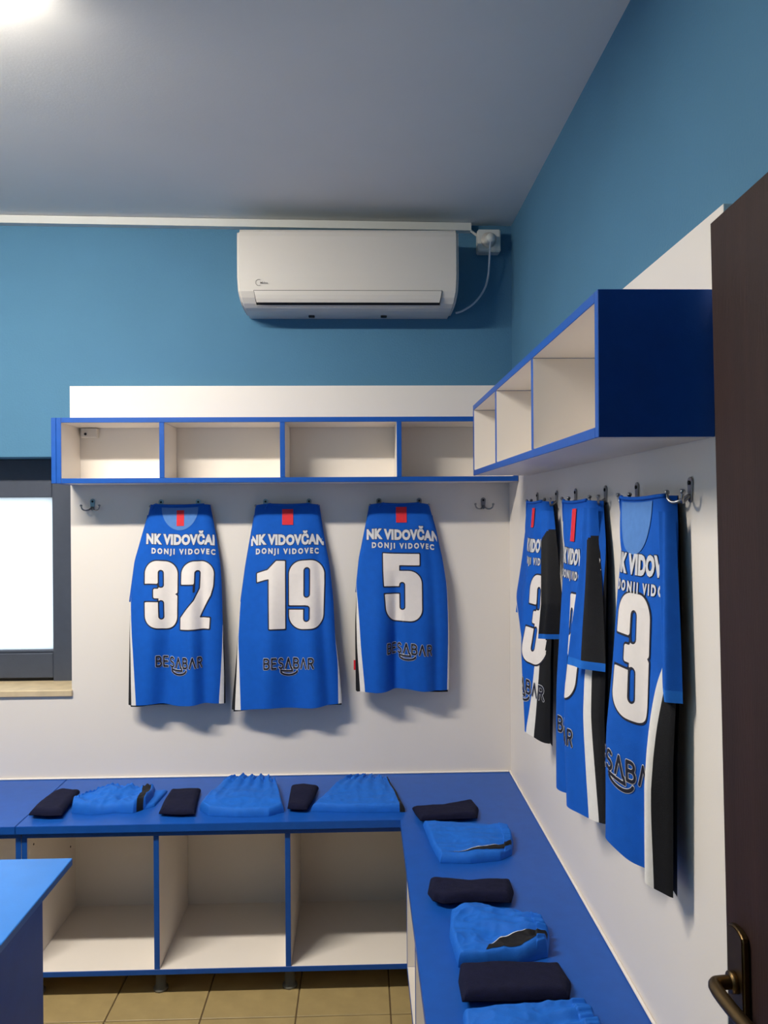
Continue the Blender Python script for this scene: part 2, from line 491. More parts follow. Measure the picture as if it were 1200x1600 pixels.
# ------------------------------------------------------------------ door
def door():
    xf, yh, yf, zt = .548, .305, 1.215, .4467
    t = thing('door_1', (xf, yh, FL), 'dark brown wooden door standing open at the right edge', None, kind='structure')
    z0 = FL + .008
    box('door_leaf', (xf, xf + .041, yh, yf, z0, zt), M['door'], t, .002)
    # long bronze plate and bent lever
    py, hz = 1.166, -.688
    pl = []
    for k in range(9):
        a = math.pi * k / 8
        pl.append((py + .025 * math.cos(a), hz + .068 + .012 * math.sin(a)))
    for k in range(9):
        a = math.pi + math.pi * k / 8
        pl.append((py + .025 * math.cos(a), hz - .168 + .012 * math.sin(a)))
    pt = prism('handle_plate', pl, (0, 1, 0), (0, 0, 1), (1, 0, 0), (0, 0, 0), xf - .0115, xf - .0002, M['brass'], t, .003)
    tube('lever', [(xf - .008, py, hz), (xf - .030, py, hz), (xf - .043, py - .006, hz), (xf - .046, py - .03, hz - .001),
                   (xf - .044, py - .08, hz - .003), (xf - .041, py - .135, hz - .002)], .0098, M['brass'], pt, 12, 6)
    tube('collar', [(xf - .0112, py, hz), (xf - .019, py, hz)], .015, M['brass'], pt, 16, 0)
    tube('keyhole', [(xf - .0118, py, hz - .10), (xf - .0112, py, hz - .10)], .006, M['slot'], pt, 12, 0)
    # the leaf hangs a little out of plumb
    t.rotation_euler = (math.radians(-2.2), 0, 0)
    t.location.z += .035 * S
    t.location.y += (.215 - .305) * S
door()

# ------------------------------------------------------------------ lettering tools
def text_bm(s, size, offset=0.0, spacing=1.0, xs=1.0, step=0.0):
    """flat lettering, centred in x, baseline at y = 0 (size = cap height)"""
    cu = bpy.data.curves.new('t', 'FONT')
    cu.body = s
    cu.size = 1.0
    cu.align_x = 'CENTER'
    cu.space_character = spacing
    cu.offset = offset
    cu.resolution_u = 3
    cu.fill_mode = 'FRONT'
    o = bpy.data.objects.new('t', cu)
    COL.objects.link(o)
    dg = bpy.context.evaluated_depsgraph_get()
    me = bpy.data.meshes.new_from_object(o.evaluated_get(dg))
    bpy.data.objects.remove(o); bpy.data.curves.remove(cu)
    bm = bmesh.new(); bm.from_mesh(me); bpy.data.meshes.remove(me)
    k = size / 0.72
    for v in bm.verts: v.co = Vector((v.co.x * k * xs, v.co.y * k, 0))
    if step and len(bm.verts):
        for ax in (0, 1):
            lo = min(v.co[ax] for v in bm.verts); hi = max(v.co[ax] for v in bm.verts)
            q = math.ceil(lo / step) * step
            while q < hi:
                co, no = Vector((0, 0, 0)), Vector((0, 0, 0))
                co[ax] = q; no[ax] = 1
                bmesh.ops.bisect_plane(bm, geom=bm.verts[:] + bm.edges[:] + bm.faces[:], plane_co=co, plane_no=no)
                q += step
    bm.verts.index_update()
    vs = [(v.co.x, v.co.y) for v in bm.verts]
    fs = [tuple(v.index for v in f.verts) for f in bm.faces]
    bm.free()
    return vs, fs

def clip_field(x, y, Fd, iso):
    """triangles of the region where Fd < iso on the grid x (cols), y (rows)"""
    verts, faces, key = [], [], {}
    def vid(p):
        k = (round(p[0] * 1e6), round(p[1] * 1e6))
        if k not in key:
            key[k] = len(verts); verts.append(p)
        return key[k]
    Fv = Fd - iso
    ny, nx = Fv.shape
    neg = Fv < 0
    anyn = neg[:-1, :-1] | neg[1:, :-1] | neg[:-1, 1:] | neg[1:, 1:]
    alln = neg[:-1, :-1] & neg[1:, :-1] & neg[:-1, 1:] & neg[1:, 1:]
    for j, i in zip(*np.nonzero(anyn)):
        q = [(i, j), (i + 1, j), (i + 1, j + 1), (i, j + 1)]
        if alln[j, i]:
            faces.append(tuple(vid((x[a], y[b])) for a, b in q)); continue
        for tri in ((q[0], q[1], q[2]), (q[0], q[2], q[3])):
            out = []
            for k in range(3):
                a, b = tri[k], tri[(k + 1) % 3]
                fa, fb = Fv[a[1], a[0]], Fv[b[1], b[0]]
                pa, pb = (x[a[0]], y[a[1]]), (x[b[0]], y[b[1]])
                if fa < 0: out.append(pa)
                if (fa < 0) != (fb < 0):
                    t = fa / (fa - fb)
                    out.append((pa[0] + (pb[0] - pa[0]) * t, pa[1] + (pb[1] - pa[1]) * t))
            if len(out) >= 3:
                ids = []
                for p in out:
                    v = vid(p)
                    if v not in ids: ids.append(v)
                if len(ids) >= 3: faces.append(tuple(ids))
    return verts, faces

def sd_box(X, Y, x0, x1, y0, y1, r=0.0):
    qx = np.abs(X - (x0 + x1) / 2) - (x1 - x0) / 2 + r
    qy = np.abs(Y - (y0 + y1) / 2) - (y1 - y0) / 2 + r
    return np.hypot(np.maximum(qx, 0), np.maximum(qy, 0)) + np.minimum(np.maximum(qx, qy), 0) - r

def sd_seg(X, Y, a, b):
    dx, dy = b[0] - a[0], b[1] - a[1]
    t = np.clip(((X - a[0]) * dx + (Y - a[1]) * dy) / (dx * dx + dy * dy + 1e-12), 0, 1)
    return np.hypot(X - a[0] - t * dx, Y - a[1] - t * dy)

def sd_poly(X, Y, P):
    d = np.full(X.shape, 1e9); ins = np.zeros(X.shape, bool)
    for k in range(len(P)):
        a, b = P[k], P[(k + 1) % len(P)]
        d = np.minimum(d, sd_seg(X, Y, a, b))
        c = ((a[1] > Y) != (b[1] > Y))
        with np.errstate(divide='ignore', invalid='ignore'):
            xi = (b[0] - a[0]) * (Y - a[1]) / (b[1] - a[1] + 1e-12) + a[0]
        ins ^= c & (X < xi)
    return np.where(ins, -d, d)

mn, mx = np.minimum, np.maximum
def digit(ch, X, Y):
    """condensed heavy numeral, height 1; returns field and width"""
    if ch == '1':
        return sd_poly(X, Y, [(.42, 0), (.42, 1), (.29, 1), (.16, .86), (0, .82), (0, .69), (.18, .73), (.18, 0)]), .42
    if ch == '3':
        d = sd_box(X, Y, 0, .49, 0, 1, .19)
        d = mx(d, -sd_box(X, Y, .195, .285, .60, .87, .045)); d = mx(d, -sd_box(X, Y, .195, .285, .13, .42, .045))
        d = mx(d, -sd_box(X, Y, -.2, .205, .386, .66))
        d = mn(d, sd_box(X, Y, .13, .40, .445, .585, .02))
        d = mx(d, -sd_poly(X, Y, [(.55, .57), (.55, .46), (.45, .515)]))
        return d, .49
    if ch == '2':
        d = sd_box(X, Y, 0, .48, .48, 1, .19)
        d = mx(d, -sd_box(X, Y, .19, .285, .2, .87, .045)); d = mx(d, -sd_box(X, Y, -.2, .195, -.2, .66))
        d = mx(d, -sd_box(X, Y, -.2, .7, -.2, .56))
        d = mn(d, sd_poly(X, Y, [(.285, .60), (.48, .64), (.45, .50), (.30, .17), (.30, 0), (0, 0), (0, .17), (.20, .42)]))
        d = mn(d, sd_box(X, Y, 0, .46, 0, .165))
        return d, .48
    if ch == '9':
        d = sd_box(X, Y, 0, .53, 0, 1, .20)
        d = mx(d, -sd_box(X, Y, .215, .315, .45, .90, .05)); d = mx(d, -sd_box(X, Y, .215, .315, .10, .34, .05))
        d = mx(d, -sd_box(X, Y, -.2, .26, .28, .345))
        return d, .53
    if ch == '5':
        d = sd_box(X, Y, 0, .57, 0, .745, .19)
        d = mx(d, -sd_box(X, Y, .235, .325, .16, .58, .045)); d = mx(d, -sd_box(X, Y, -.2, .27, .40, .515))
        d = mx(d, -sd_box(X, Y, -.2, .235, .515, .9))
        d = mn(d, sd_box(X, Y, 0, .235, .515, 1)); d = mn(d, sd_box(X, Y, 0, .54, .83, 1))
        return d, .57
    if ch == '7':
        return sd_poly(X, Y, [(0, 1), (.46, 1), (.46, .84), (.30, 0), (.08, 0), (.25, .82), (0, .82)]), .46

def arc(cx, cy, rx, ry, a0, a1, n=8):
    return [(cx + rx * math.cos(math.radians(a0 + (a1 - a0) * k / n)), cy + ry * math.sin(math.radians(a0 + (a1 - a0) * k / n))) for k in range(n + 1)]
LET = {
    'B': [[(0, 0), (0, 1), (.35, 1)] + arc(.35, .77, .25, .23, 90, -90) + [(0.05, .54)], [(.35, .54)] + arc(.37, .27, .28, .27, 90, -90) + [(0, 0)]],
    'E': [[(.55, 0), (0, 0), (0, 1), (.55, 1)], [(0, .52), (.5, .52)]],
    'S': [arc(.3, .75, .28, .25, 30, 270) + arc(.3, .25, .28, .25, 90, -150)],
    'A': [[(0, 0), (.36, 1), (.72, 0)]],
    'R': [[(0, 0), (0, 1), (.35, 1)] + arc(.35, .75, .25, .25, 90, -90) + [(.05, .5)], [(.32, .5), (.6, 0)]],
}
def logo_field(h):
    lines, x = [], 0
    for i, ch in enumerate('BESABAR'):
        w = {'A': .72, 'B': .62, 'E': .55, 'S': .58, 'R': .6}[ch]
        for pl in LET[ch]: lines.append([(x + p[0], p[1]) for p in pl])
        if i == 3: cx = x + .36
        x += w + .38
    x -= .38
    lines += [[(cx - 1.05, -.22), (cx - .3, -.30), (cx + .55, -.30), (cx + .45, .0)], arc(cx + .05, -.15, 1.2, .55, 205, 345, 14)]
    X0, X1 = -x / 2, x / 2
    gx = np.arange(X0 - .2, X1 + .2, .055); gy = np.arange(-.9, 1.15, .055)
    XX, YY = np.meshgrid(gx, gy)
    d = np.full(XX.shape, 9.)
    for pl in lines:
        for a, b in zip(pl[:-1], pl[1:]):
            d = mn(d, sd_seg(XX, YY, (a[0] - x / 2, a[1]), (b[0] - x / 2, b[1])))
    return gx * h, gy * h, d * h

_cache = {}
def lettering():
    if _cache: return _cache
    for key, s, cap, sp, xs, off in (('club', 'NK VIDOVČAN', .0375, 1.08, .76, .062), ('town', 'DONJI VIDOVEC', .0205, 1.50, .84, .052)):
        _cache[key] = text_bm(s, cap, off, sp, xs, .012)
        _cache[key + '_o'] = text_bm(s, cap, off + .030, sp, xs, .012)
    gx, gy, d = logo_field(.037)
    gx = gx * .80
    _cache['logo'] = clip_field(gx, gy, d, .0036)
    _cache['logo_o'] = clip_field(gx, gy, d, .0050)
    return _cache

def number(s, h):
    g = .016
    out, out2, x = ([], []), ([], []), 0
    tot = sum({'1': .42, '2': .48, '3': .49, '5': .57, '9': .53, '7': .46}[c] for c in s) + .06 * (len(s) - 1)
    for ch in s:
        gx = np.arange(-.06, .70, g); gy = np.arange(-.06, 1.061, g)
        XX, YY = np.meshgrid(gx, gy)
        d, w = digit(ch, XX, YY)
        for iso, tgt in ((0, out), (.018, out2)):
            v, f = clip_field(gx, gy, d, iso)
            n0 = len(tgt[0])
            tgt[0].extend(((p[0] + x - tot / 2) * h, p[1] * h) for p in v)
            tgt[1].extend(tuple(i + n0 for i in q) for q in f)
        x += w + .06
    return out, out2

# ------------------------------------------------------------------ jerseys
def curve(tab):
    t = np.array([p[0] for p in tab]); x = np.array([p[1] for p in tab])
    # smooth monotone-ish interpolation: linear on a fine grid, then box blur
    g = np.linspace(t[0], t[-1], 241); y = np.interp(g, t, x)
    k = 9
    yp = np.concatenate([np.full(k, y[0]), y, np.full(k, y[-1])])
    ys = np.convolve(yp, np.ones(2 * k + 1) / (2 * k + 1), 'valid')
    return lambda q: float(np.interp(q, g, ys))

class Jersey:
    def __init__(s, org, ex, eo, L, bounds, depth, folds=(), hem=None, lean=0.0, seed=0, hooks=(-.09, .09), edge=(.014, .036), pw=2.4, plat=0.):
        s.o, s.ex, s.eo, s.L = Vector(org), Vector(ex), Vector(eo), L
        s.b = [curve(t) for t in bounds]      # 6 boundary curves, left to right
        s.depth = curve(depth)
        s.edge0, s.edge1 = edge
        s.folds, s.hem, s.lean, s.seed, s.hooks, s.pw, s.plat = folds, hem, lean, seed, hooks, pw, plat
    def edge(s, t):
        return s.edge0 + (s.edge1 - s.edge0) * min(1, 1.5 * t / s.L)
    def off(s, x, t):
        xl, xr = s.b[0](t), s.b[5](t)
        n = max(-1, min(1, (x - xl) / (xr - xl) * 2 - 1))
        v = t / s.L
        pw = s.pw + 9.0 * max(0.0, 1 - v / .16)
        p = max(0.0, 1 - abs(n) ** pw) ** .55
        d = s.edge(t) + (s.depth(t) + s.lean * n * min(1, .2 + 1.2 * v)) * p
        f = 0
        for c, w, a, v0, sl in s.folds:
            if v > v0:
                q = (n - c - sl * (v - v0)) / w
                f += a * min(1, (v - v0) / max(.05, .75 - v0) ) ** .8 * math.exp(-q * q)
        f += .0022 * noise.noise(Vector((n * 2.2 + s.seed * 7.1, v * 3.1, s.seed))) * min(1, v * 3)
        return max(.006, d + f * p)
    def drop(s, x, t):
        """extra fall of the cloth: sag between the hooks at the top, waves at the hem"""
        hl, hr = s.hooks
        v = t / s.L
        top = 0
        if hl < x < hr: top = .004 * math.sin(math.pi * (x - hl) / (hr - hl))
        else:
            q = (hl - x) if x < hl else (x - hr)
            top = .09 * q + 1.2 * q * q
        xl, xr = s.b[0](t), s.b[5](t)
        n = (x - xl) / (xr - xl) * 2 - 1
        return top * (1 - v) ** 2 + (s.hem(n) if s.hem else 0) * v ** 2
    def pos(s, x, t, lift=0.0):
        return s.o + s.ex * x + s.eo * (s.off(x, t) + lift) + Vector((0, 0, -(t + s.drop(x, t))))
    def strip(s, name, i, mt, parent, nc, t0=0., t1=None):
        nr = 76
        V, Fc = [], []
        t1 = s.L if t1 is None else t1
        for r in range(nr + 1):
            t = t0 + (t1 - t0) * r / nr
            a, c = s.b[i](t), s.b[i + 1](t)
            for k in range(nc + 1): V.append(s.pos(a + (c - a) * k / nc, t))
        n = nc + 1
        for r in range(nr):
            for k in range(nc):
                q = [r * n + k, r * n + k + 1, (r + 1) * n + k + 1, (r + 1) * n + k]
                if (V[q[0]] - V[q[1]]).length + (V[q[2]] - V[q[3]]).length < 6e-4: continue
                Fc.append(q[::-1])
        if Fc: return mesh(name, V, Fc, mt, parent, True)
    def tables(s):
        NS, NT, nx = 221, 120, 90
        s.ts = np.linspace(0, s.L, NT)
        s.ss = np.linspace(-.33, .33, NS)
        tab = np.full((NT, NS), np.nan)
        for j, t in enumerate(s.ts):
            xl, xr = s.b[0](t), s.b[5](t)
            xs = np.linspace(xl + 1e-4, xr - 1e-4, nx)
            os_ = np.array([s.off(x, t) for x in xs])
            ar = np.concatenate([[0], np.cumsum(np.hypot(np.diff(xs), np.diff(os_)))])
            mid = np.interp(0, xs, ar)
            ar -= mid
            ok = (s.ss > ar[0]) & (s.ss < ar[-1])
            tab[j, ok] = np.interp(s.ss[ok], ar, xs)
        s.tab = tab
    def drape(s, name, vf, ts, s0, tbase, mt, parent, lift, tilt=0.0, clip=.006):
        """vf = (verts (a,b) with b up, faces); placed at cloth coords s0 + a, tbase - b"""
        if not hasattr(s, 'tab'): s.tables()
        vs, fs = vf
        P = []
        for a, b in vs:
            q, t = s0 + a, tbase - b + tilt * a
            j = t / s.L * (len(s.ts) - 1); k = (q + .33) / .66 * (len(s.ss) - 1)
            j0, k0 = int(j), int(k)
            if j < 0 or k < 0 or j0 >= len(s.ts) - 1 or k0 >= len(s.ss) - 1: P.append(None); continue
            w = s.tab[j0:j0 + 2, k0:k0 + 2]
            if np.isnan(w).any(): P.append(None); continue
            fj, fk = j - j0, k - k0
            x = (w[0, 0] * (1 - fk) + w[0, 1] * fk) * (1 - fj) + (w[1, 0] * (1 - fk) + w[1, 1] * fk) * fj
            if x < s.b[0](t) + clip or x > s.b[5](t) - clip: P.append(None); continue
            # lift along the local surface normal
            h = .002
            p = s.pos(x, t); nrm = (s.pos(x + h, t) - s.pos(x - h, t)).cross(s.pos(x, min(t + h, s.L)) - s.pos(x, max(t - h, 0)))
            nrm.normalize()
            if nrm.dot(s.eo) < 0: nrm = -nrm
            P.append(p + nrm * lift)
        idx, V = {}, []
        for i, p in enumerate(P):
            if p is not None: idx[i] = len(V); V.append(p)
        Fc = [tuple(idx[i] for i in f) for f in fs if all(i in idx for i in f)]
        if not Fc: return None
        o = mesh(name, V, Fc, mt, parent, False)
        dr = s.eo
        if o.data.polygons[0].normal.dot(dr) < 0: o.data.flip_normals()
        return o

def ellipse_patch(a, b, top, n=26, m=8):
    """half moon hanging from the top edge"""
    gx = np.linspace(-a * 1.1, a * 1.1, 40); gy = np.linspace(-b * 1.1, 0, 30)
    X, Y = np.meshgrid(gx, gy)
    return clip_field(gx, gy, (np.hypot(X / a, Y / b) - 1) * b, 0)

def rect_patch(x0, x1, y0, y1, nx=8, ny=14):
    vs = [(x0 + (x1 - x0) * i / nx, y0 + (y1 - y0) * j / ny) for j in range(ny + 1) for i in range(nx + 1)]
    fs = [(j * (nx + 1) + i, j * (nx + 1) + i + 1, (j + 1) * (nx + 1) + i + 1, (j + 1) * (nx + 1) + i) for j in range(ny) for i in range(nx)]
    return vs, fs

def sleeve_sheet(J, name, parent, side, xs, t0, t1, offs, mt, cuff=.022, cm=None, band=None, bm_=None, hemtilt=0.0):
    """a hanging flattened sleeve: xs(t)->(x0,x1), offs(t)->distance from the wall at inner and outer edge"""
    nr, nc = 80, 26
    groups = {}
    def P(t, k):
        a, c = xs(t)
        u = k / nc
        o0, o1 = offs(t)
        o = o0 + (o1 - o0) * u + .014 * math.sin(math.pi * u) + .003 * math.sin(9 * u + 6 * t)
        x = a + (c - a) * u
        return J.o + J.ex * x + J.eo * o + Vector((0, 0, -(t + hemtilt * u * ((t - t0) / (t1 - t0)))))
    V = []
    for r in range(nr + 1):
        t = t0 + (t1 - t0) * r / nr
        for k in range(nc + 1): V.append(P(t, k))
    for r in range(nr):
        t = t0 + (t1 - t0) * (r + .5) / nr
        for k in range(nc):
            g = 'sleeve'
            if band and band[0] <= (k + .5) / nc <= band[1] and t > band[2] + .05 * (1 - (k + .5) / nc) ** 2: g = 'sleeve_panel'
            if t > t1 - cuff: g = 'cuff'
            groups.setdefault(g, []).append((r * (nc + 1) + k, (r + 1) * (nc + 1) + k, (r + 1) * (nc + 1) + k + 1, r * (nc + 1) + k + 1))
    root = None
    for g, mtl in (('sleeve', mt), ('sleeve_panel', bm_), ('cuff', cm or mt)):
        if g in groups:
            used = sorted({i for f in groups[g] for i in f}); mp = {i: n for n, i in enumerate(used)}
            o = mesh(g, [V[i] for i in used], [tuple(mp[i] for i in f) for f in groups[g]], mtl, parent if root is None else root, True)
            if root is None: root = o

def build_jersey(J, label, num, nh, ntop, nx0, facing=None, red=None, club=(0, .13), town=(0, .165), logo=(0, .55), group='blue jerseys hanging on the wall hooks', back_hem=.012, collar=True, tilt=0.0):
    t = thing('jersey', J.o, label, 'jersey', group)
    for i, (nm, mt, nc) in enumerate((('side_panel', 'jblack', 8), ('side_stripe', 'jwhite', 6), ('body_panel', 'jblue', 64), ('side_stripe', 'jwhite', 6), ('side_panel', 'jblack', 8))):
        J.strip(nm, i, M[mt], t, nc)
    # far (chest) side of the shirt, close to the wall
    V, Fc = [], []
    nr, nc = 30, 16
    for r in range(nr + 1):
        q = J.L * r / nr
        a, c = J.b[0](q) + .004, J.b[5](q) - .004
        for k in range(nc + 1):
            u = k / nc
            x = a + (c - a) * u
            V.append(J.o + J.ex * x + J.eo * (J.edge(q) * .75 + .008 * math.sin(math.pi * u) * (r / nr)) +
                     Vector((0, 0, -(q + J.drop(x, q) + back_hem * (r / nr) ** 3 * (.6 + .5 * math.sin(5 * u + J.seed))))))
    for r in range(nr):
        for k in range(nc):
            Fc.append((r * (nc + 1) + k, (r + 1) * (nc + 1) + k, (r + 1) * (nc + 1) + k + 1, r * (nc + 1) + k + 1))
    mesh('chest_panel', V, Fc, M['jblack'], t, True)
    lt = lettering()
    if facing:
        J.drape('neck_facing', ellipse_patch(facing[0], facing[1], 0), None, facing[2], facing[3], M['facing'], t, .0014)
    if red:
        J.drape('neck_tape', rect_patch(-red[0] / 2, red[0] / 2, -red[1], 0), None, red[2], red[3], M['red'], t, .0024)
    if collar:
        hl, hr = J.hooks
        pts = [J.pos(hl + (hr - hl) * k / 14, .0006, .0005) for k in range(15)]
        tube('collar', pts, .0042, M['jblue'], t, 8, 2)
    for key, (s0, tb) in (('club', club), ('town', town)):
        J.drape(key + '_name_outline', lt[key + '_o'], None, s0, tb, M['ink'], t, .0013, tilt)
        J.drape(key + '_name', lt[key], None, s0, tb, M['printgrey'], t, .0019, tilt)
    a, bq = number(num, nh)
    J.drape('number_outline', bq, None, nx0, ntop + nh, M['ink'], t, .0013, tilt)
    J.drape('number', a, None, nx0, ntop + nh, M['print'], t, .0019, tilt)
    J.drape('sponsor_logo_outline', lt['logo_o'], None, logo[0], logo[1], M['printgrey'], t, .0013, tilt)
    J.drape('sponsor_logo', lt['logo'], None, logo[0], logo[1], M['ink'], t, .0019, tilt)
    return t

XR_, OB = (1, 0, 0), (0, -1, 0)
UPX = 3.08 / F       # U per pixel on the back wall jerseys
def pxt(cx, ytop, rows):
    """rows of (y, x...) pixels on the back wall -> list of boundary tables"""
    n = len(rows[0]) - 1
    return [[((r[0] - ytop) * UPX, (r[1 + i] - cx) * UPX) for r in rows] for i in range(n)]
def wallpoint(x, y): 
    p = ony(x, y, 3.08); return (p.x, D, p.z)

# number 32
rows = [(788, 233, 233, 233, 325, 325, 325), (808, 228, 228, 228, 330, 330, 330), (842, 219, 219, 219, 336, 336, 336),
        (877, 209, 209, 209, 341.5, 341.5, 341.5), (905, 204.5, 204.5, 204.5, 343.5, 343.5, 343.5), (940, 203.5, 203.5, 204, 345, 345, 345),
        (975, 202.5, 203.5, 206, 346, 346.3, 346.6), (1010, 202, 204.5, 208.5, 345.5, 347, 348), (1050, 201, 205, 211, 343.5, 348, 349), (1096, 200, 206, 214, 340.5, 347.5, 349.5)]
bd = pxt(279, 788, rows)
J = Jersey(wallpoint(279, 788), XR_, OB, bd[0][-1][0], bd, [(0, .022), (.15, .026), (.4, .034), (.78, .038)],
           [(-.05, .22, -.026, .25, -.25), (.32, .15, .018, .3, .1), (-.55, .2, .012, .4, .0), (.60, .12, -.016, .03, .0)],
           lambda n: .004 * math.sin(6 * n + 1), .004, 1, (-.112, .098), edge=(.022, .056))
j32 = build_jersey(J, 'blue jersey number 32 hanging on the back wall', '32', .262, .222, .004, (.0715, .089, .004, .010), (.029, .062, .006, .020),
                   (.016, .154), (.018, .193), (.006, .632), tilt=.02)
# number 19
rows = [(787, 398, 398, 398, 498, 498, 498), (810, 395, 395, 395, 501.5, 501.5, 501.5), (833, 391, 391, 391, 505, 505, 505),
        (882, 382, 382, 382, 514, 514, 514), (935, 375, 375, 375, 519.5, 519.5, 519.5), (993, 370.5, 371, 372, 522, 522.3, 522.6),
        (1037, 367, 369.5, 374, 526, 527.5, 528), (1098, 360.5, 366.5, 376, 526.5, 532.5, 533)]
bd = pxt(450, 787, rows)
J = Jersey(wallpoint(450, 787), XR_, OB, bd[0][-1][0], bd, [(0, .022), (.15, .027), (.4, .035), (.8, .038)],
           [(-.35, .2, .016, .25, .0), (.1, .22, -.015, .35, .05), (.5, .18, .015, .4, .05), (.75, .1, -.014, .05, 0)],
           lambda n: .010 - .014 * (n > .0) * 0 - .006 * n + .004 * math.sin(5 * n), .0, 2, (-.09, .085), edge=(.022, .056))
j19 = build_jersey(J, 'blue jersey number 19, middle of the three on the back wall', '19', .262, .222, .010, None, (.043, .062, -.002, .018),
                   (-.004, .157), (-.004, .194), (.002, .634))
# number 5
rows = [(786, 577, 577, 577, 671, 671, 671), (822, 570, 570, 570, 682, 682, 682), (872, 560, 560, 560, 692, 692, 692),
        (910, 555, 555, 555.3, 697.5, 698, 698), (930, 556, 556.3, 557.3, 698.5, 699, 699), (965, 553.7, 555.5, 560, 699, 700, 700.3),
        (1010, 553.5, 556.5, 562.5, 698.5, 700.5, 700.8), (1077, 554, 561, 568.5, 696.5, 699.8, 700.3)]
bd = pxt(627, 786, rows)
J = Jersey(wallpoint(627, 786), XR_, OB, bd[0][-1][0], bd, [(0, .022), (.15, .026), (.4, .032), (.76, .036)],
           [(-.55, .24, .024, .3, .0), (-.14, .12, -.028, .36, -.04), (.45, .25, .014, .45, .0), (.70, .1, -.014, .05, 0)],
           lambda n: .003 - .012 * math.exp(-((n - .0) / .3) ** 2), -.004, 3, (-.088, .072), edge=(.022, .056))
j5 = build_jersey(J, 'blue jersey number 5, rightmost of the three on the back wall', '5', .265, .199, .002, None, (.042, .062, .0, .012),
                  (.006, .141), (.006, .177), (.018, .592), tilt=.03)
tag = box('hem_tag', (ony(553, 1031, 3.1).x - .001, ony(556, 1031, 3.1).x, D - .056, D - .052, ony(553, 1045, 3.1).z, ony(553, 1030, 3.1).z), M['red'], j5, 0)

# hidden sleeves of the three facing shirts: slivers beside the body down to the elbow
for jj, Jx, cxp, rws in ((j32, None, 279, [(805, 229), (877, 209.5), (940, 202)]), (j19, None, 450, [(805, 396), (882, 383), (940, 375.5)]), (j5, None, 627, [(805, 574), (872, 560.5), (925, 555)])):
    for side in (-1, 1):
        V, Fc = [], []
        mir = {279: [(805, 329), (877, 341), (940, 346.5)], 450: [(805, 500.5), (882, 513.5), (945, 520)], 627: [(805, 676), (872, 691.5), (925, 697.5)]}[cxp]
        use = rws if side < 0 else mir
        tabl = curve([(y, x) for y, x in use])
        n = 20
        for r in range(n + 1):
            y = use[0][0] + (use[-1][0] - use[0][0]) * r / n
            x = tabl(y)
            pz = ony(x, y, 3.1)
            for k, (dx, oo) in enumerate(((0, .020 + .018 * r / n), (.004 * -side, .028 + .018 * r / n), (.030 * -side, .030 + .018 * r / n), (.034 * -side, .016 + .012 * r / n))):
                V.append((pz.x + dx, D - oo, pz.z))
        for r in range(n):
            for k in range(4): Fc.append((r * 4 + k, r * 4 + (k + 1) % 4, (r + 1) * 4 + (k + 1) % 4, (r + 1) * 4 + k))
        Fc.append((n * 4, n * 4 + 1, n * 4 + 2, n * 4 + 3))
        mesh('sleeve', V, Fc, M['jblue'], jj, True)

# the three on the right wall: reading direction runs from far to near
EXR, EOR = (0, -1, 0), (-1, 0, 0)
def same(tab): return tab
def six(rows): return [[(r[0], r[1 + i]) for r in rows] for i in range(6)]
# far one
rows = [(0, -.135, -.135, -.135, .135, .135, .135), (.10, -.20, -.20, -.20, .16, .16, .16), (.20, -.27, -.27, -.27, .17, .17, .17),
        (.33, -.35, -.335, -.30, .165, .165, .17), (.40, -.30, -.25, -.19, .14, .16, .18), (.52, -.21, -.155, -.095, .125, .15, .18), (.70, -.10, -.06, -.02, .095, .125, .165)]
JA = Jersey((XP, 2.49, .025), EXR, EOR, .70, six(rows), [(0, .032), (.2, .036), (.45, .040), (.7, .038)],
            [(-.25, .22, -.016, .1, .0), (.35, .22, .020, .1, .1), (.05, .13, -.020, .2, .12)], lambda n: .03 * n, .022, 4, (-.12, .12), pw=2.0)
jA = build_jersey(JA, 'farthest of the three jerseys on the right wall, next to the corner', '3', .262, .225, .125, None, (.045, .062, .03, .018),
                  (.085, .155), (.085, .195), (.09, .58))
sleeve_sheet(JA, 'sleeve', jA, 1, lambda t: (.125 + .12 * min(1, t / .3), .165 + .32 * min(t, .3)), .03, .40, lambda t: (.046 + .10 * t, .022), M['jblue'], .016, M['cuff'], (0.0, 1.0, .085), M['jblack'])
sleeve_sheet(JA, 'sleeve', jA, -1, lambda t: (-.165 - .55 * t, -.11 - .5 * t), .06, .40, lambda t: (.010, .026), M['jblue'], .02, M['cuff'])
# middle one
rows = [(0, -.135, -.135, -.135, .155, .155, .155), (.12, -.155, -.155, -.155, .195, .195, .195), (.30, -.165, -.165, -.165, .205, .205, .21),
        (.40, -.17, -.168, -.16, .170, .195, .22), (.55, -.18, -.175, -.165, .175, .203, .225), (.77, -.195, -.185, -.17, .205, .238, .252)]
JB = Jersey((XP, 2.02, .022), EXR, EOR, .77, six(rows), [(0, .032), (.2, .038), (.45, .042), (.77, .040)],
            [(-.45, .25, .012, .15, .0), (-.05, .16, -.028, .2, .0), (.38, .22, .016, .2, .0)], lambda n: -.005 - .02 * n, .018, 5, (-.125, .13), pw=2.0)
jB = build_jersey(JB, 'middle jersey of three on the right wall, one sleeve draped over its front', '3', .262, .235, .085, None, (.042, .085, .03, .018),
                  (.06, .160), (.06, .200), (.05, .61))
sleeve_sheet(JB, 'sleeve', jB, 1, lambda t: (.135 + .03 * math.sin(min(1, t / .3) * 2.2), .160 + .20 * min(t, .38)), .02, .395, lambda t: (.052 + .13 * t, .028 + .03 * t), M['jblue'], .018, M['cuff'], (.52, 1.0, .085), M['jblack'], .004)
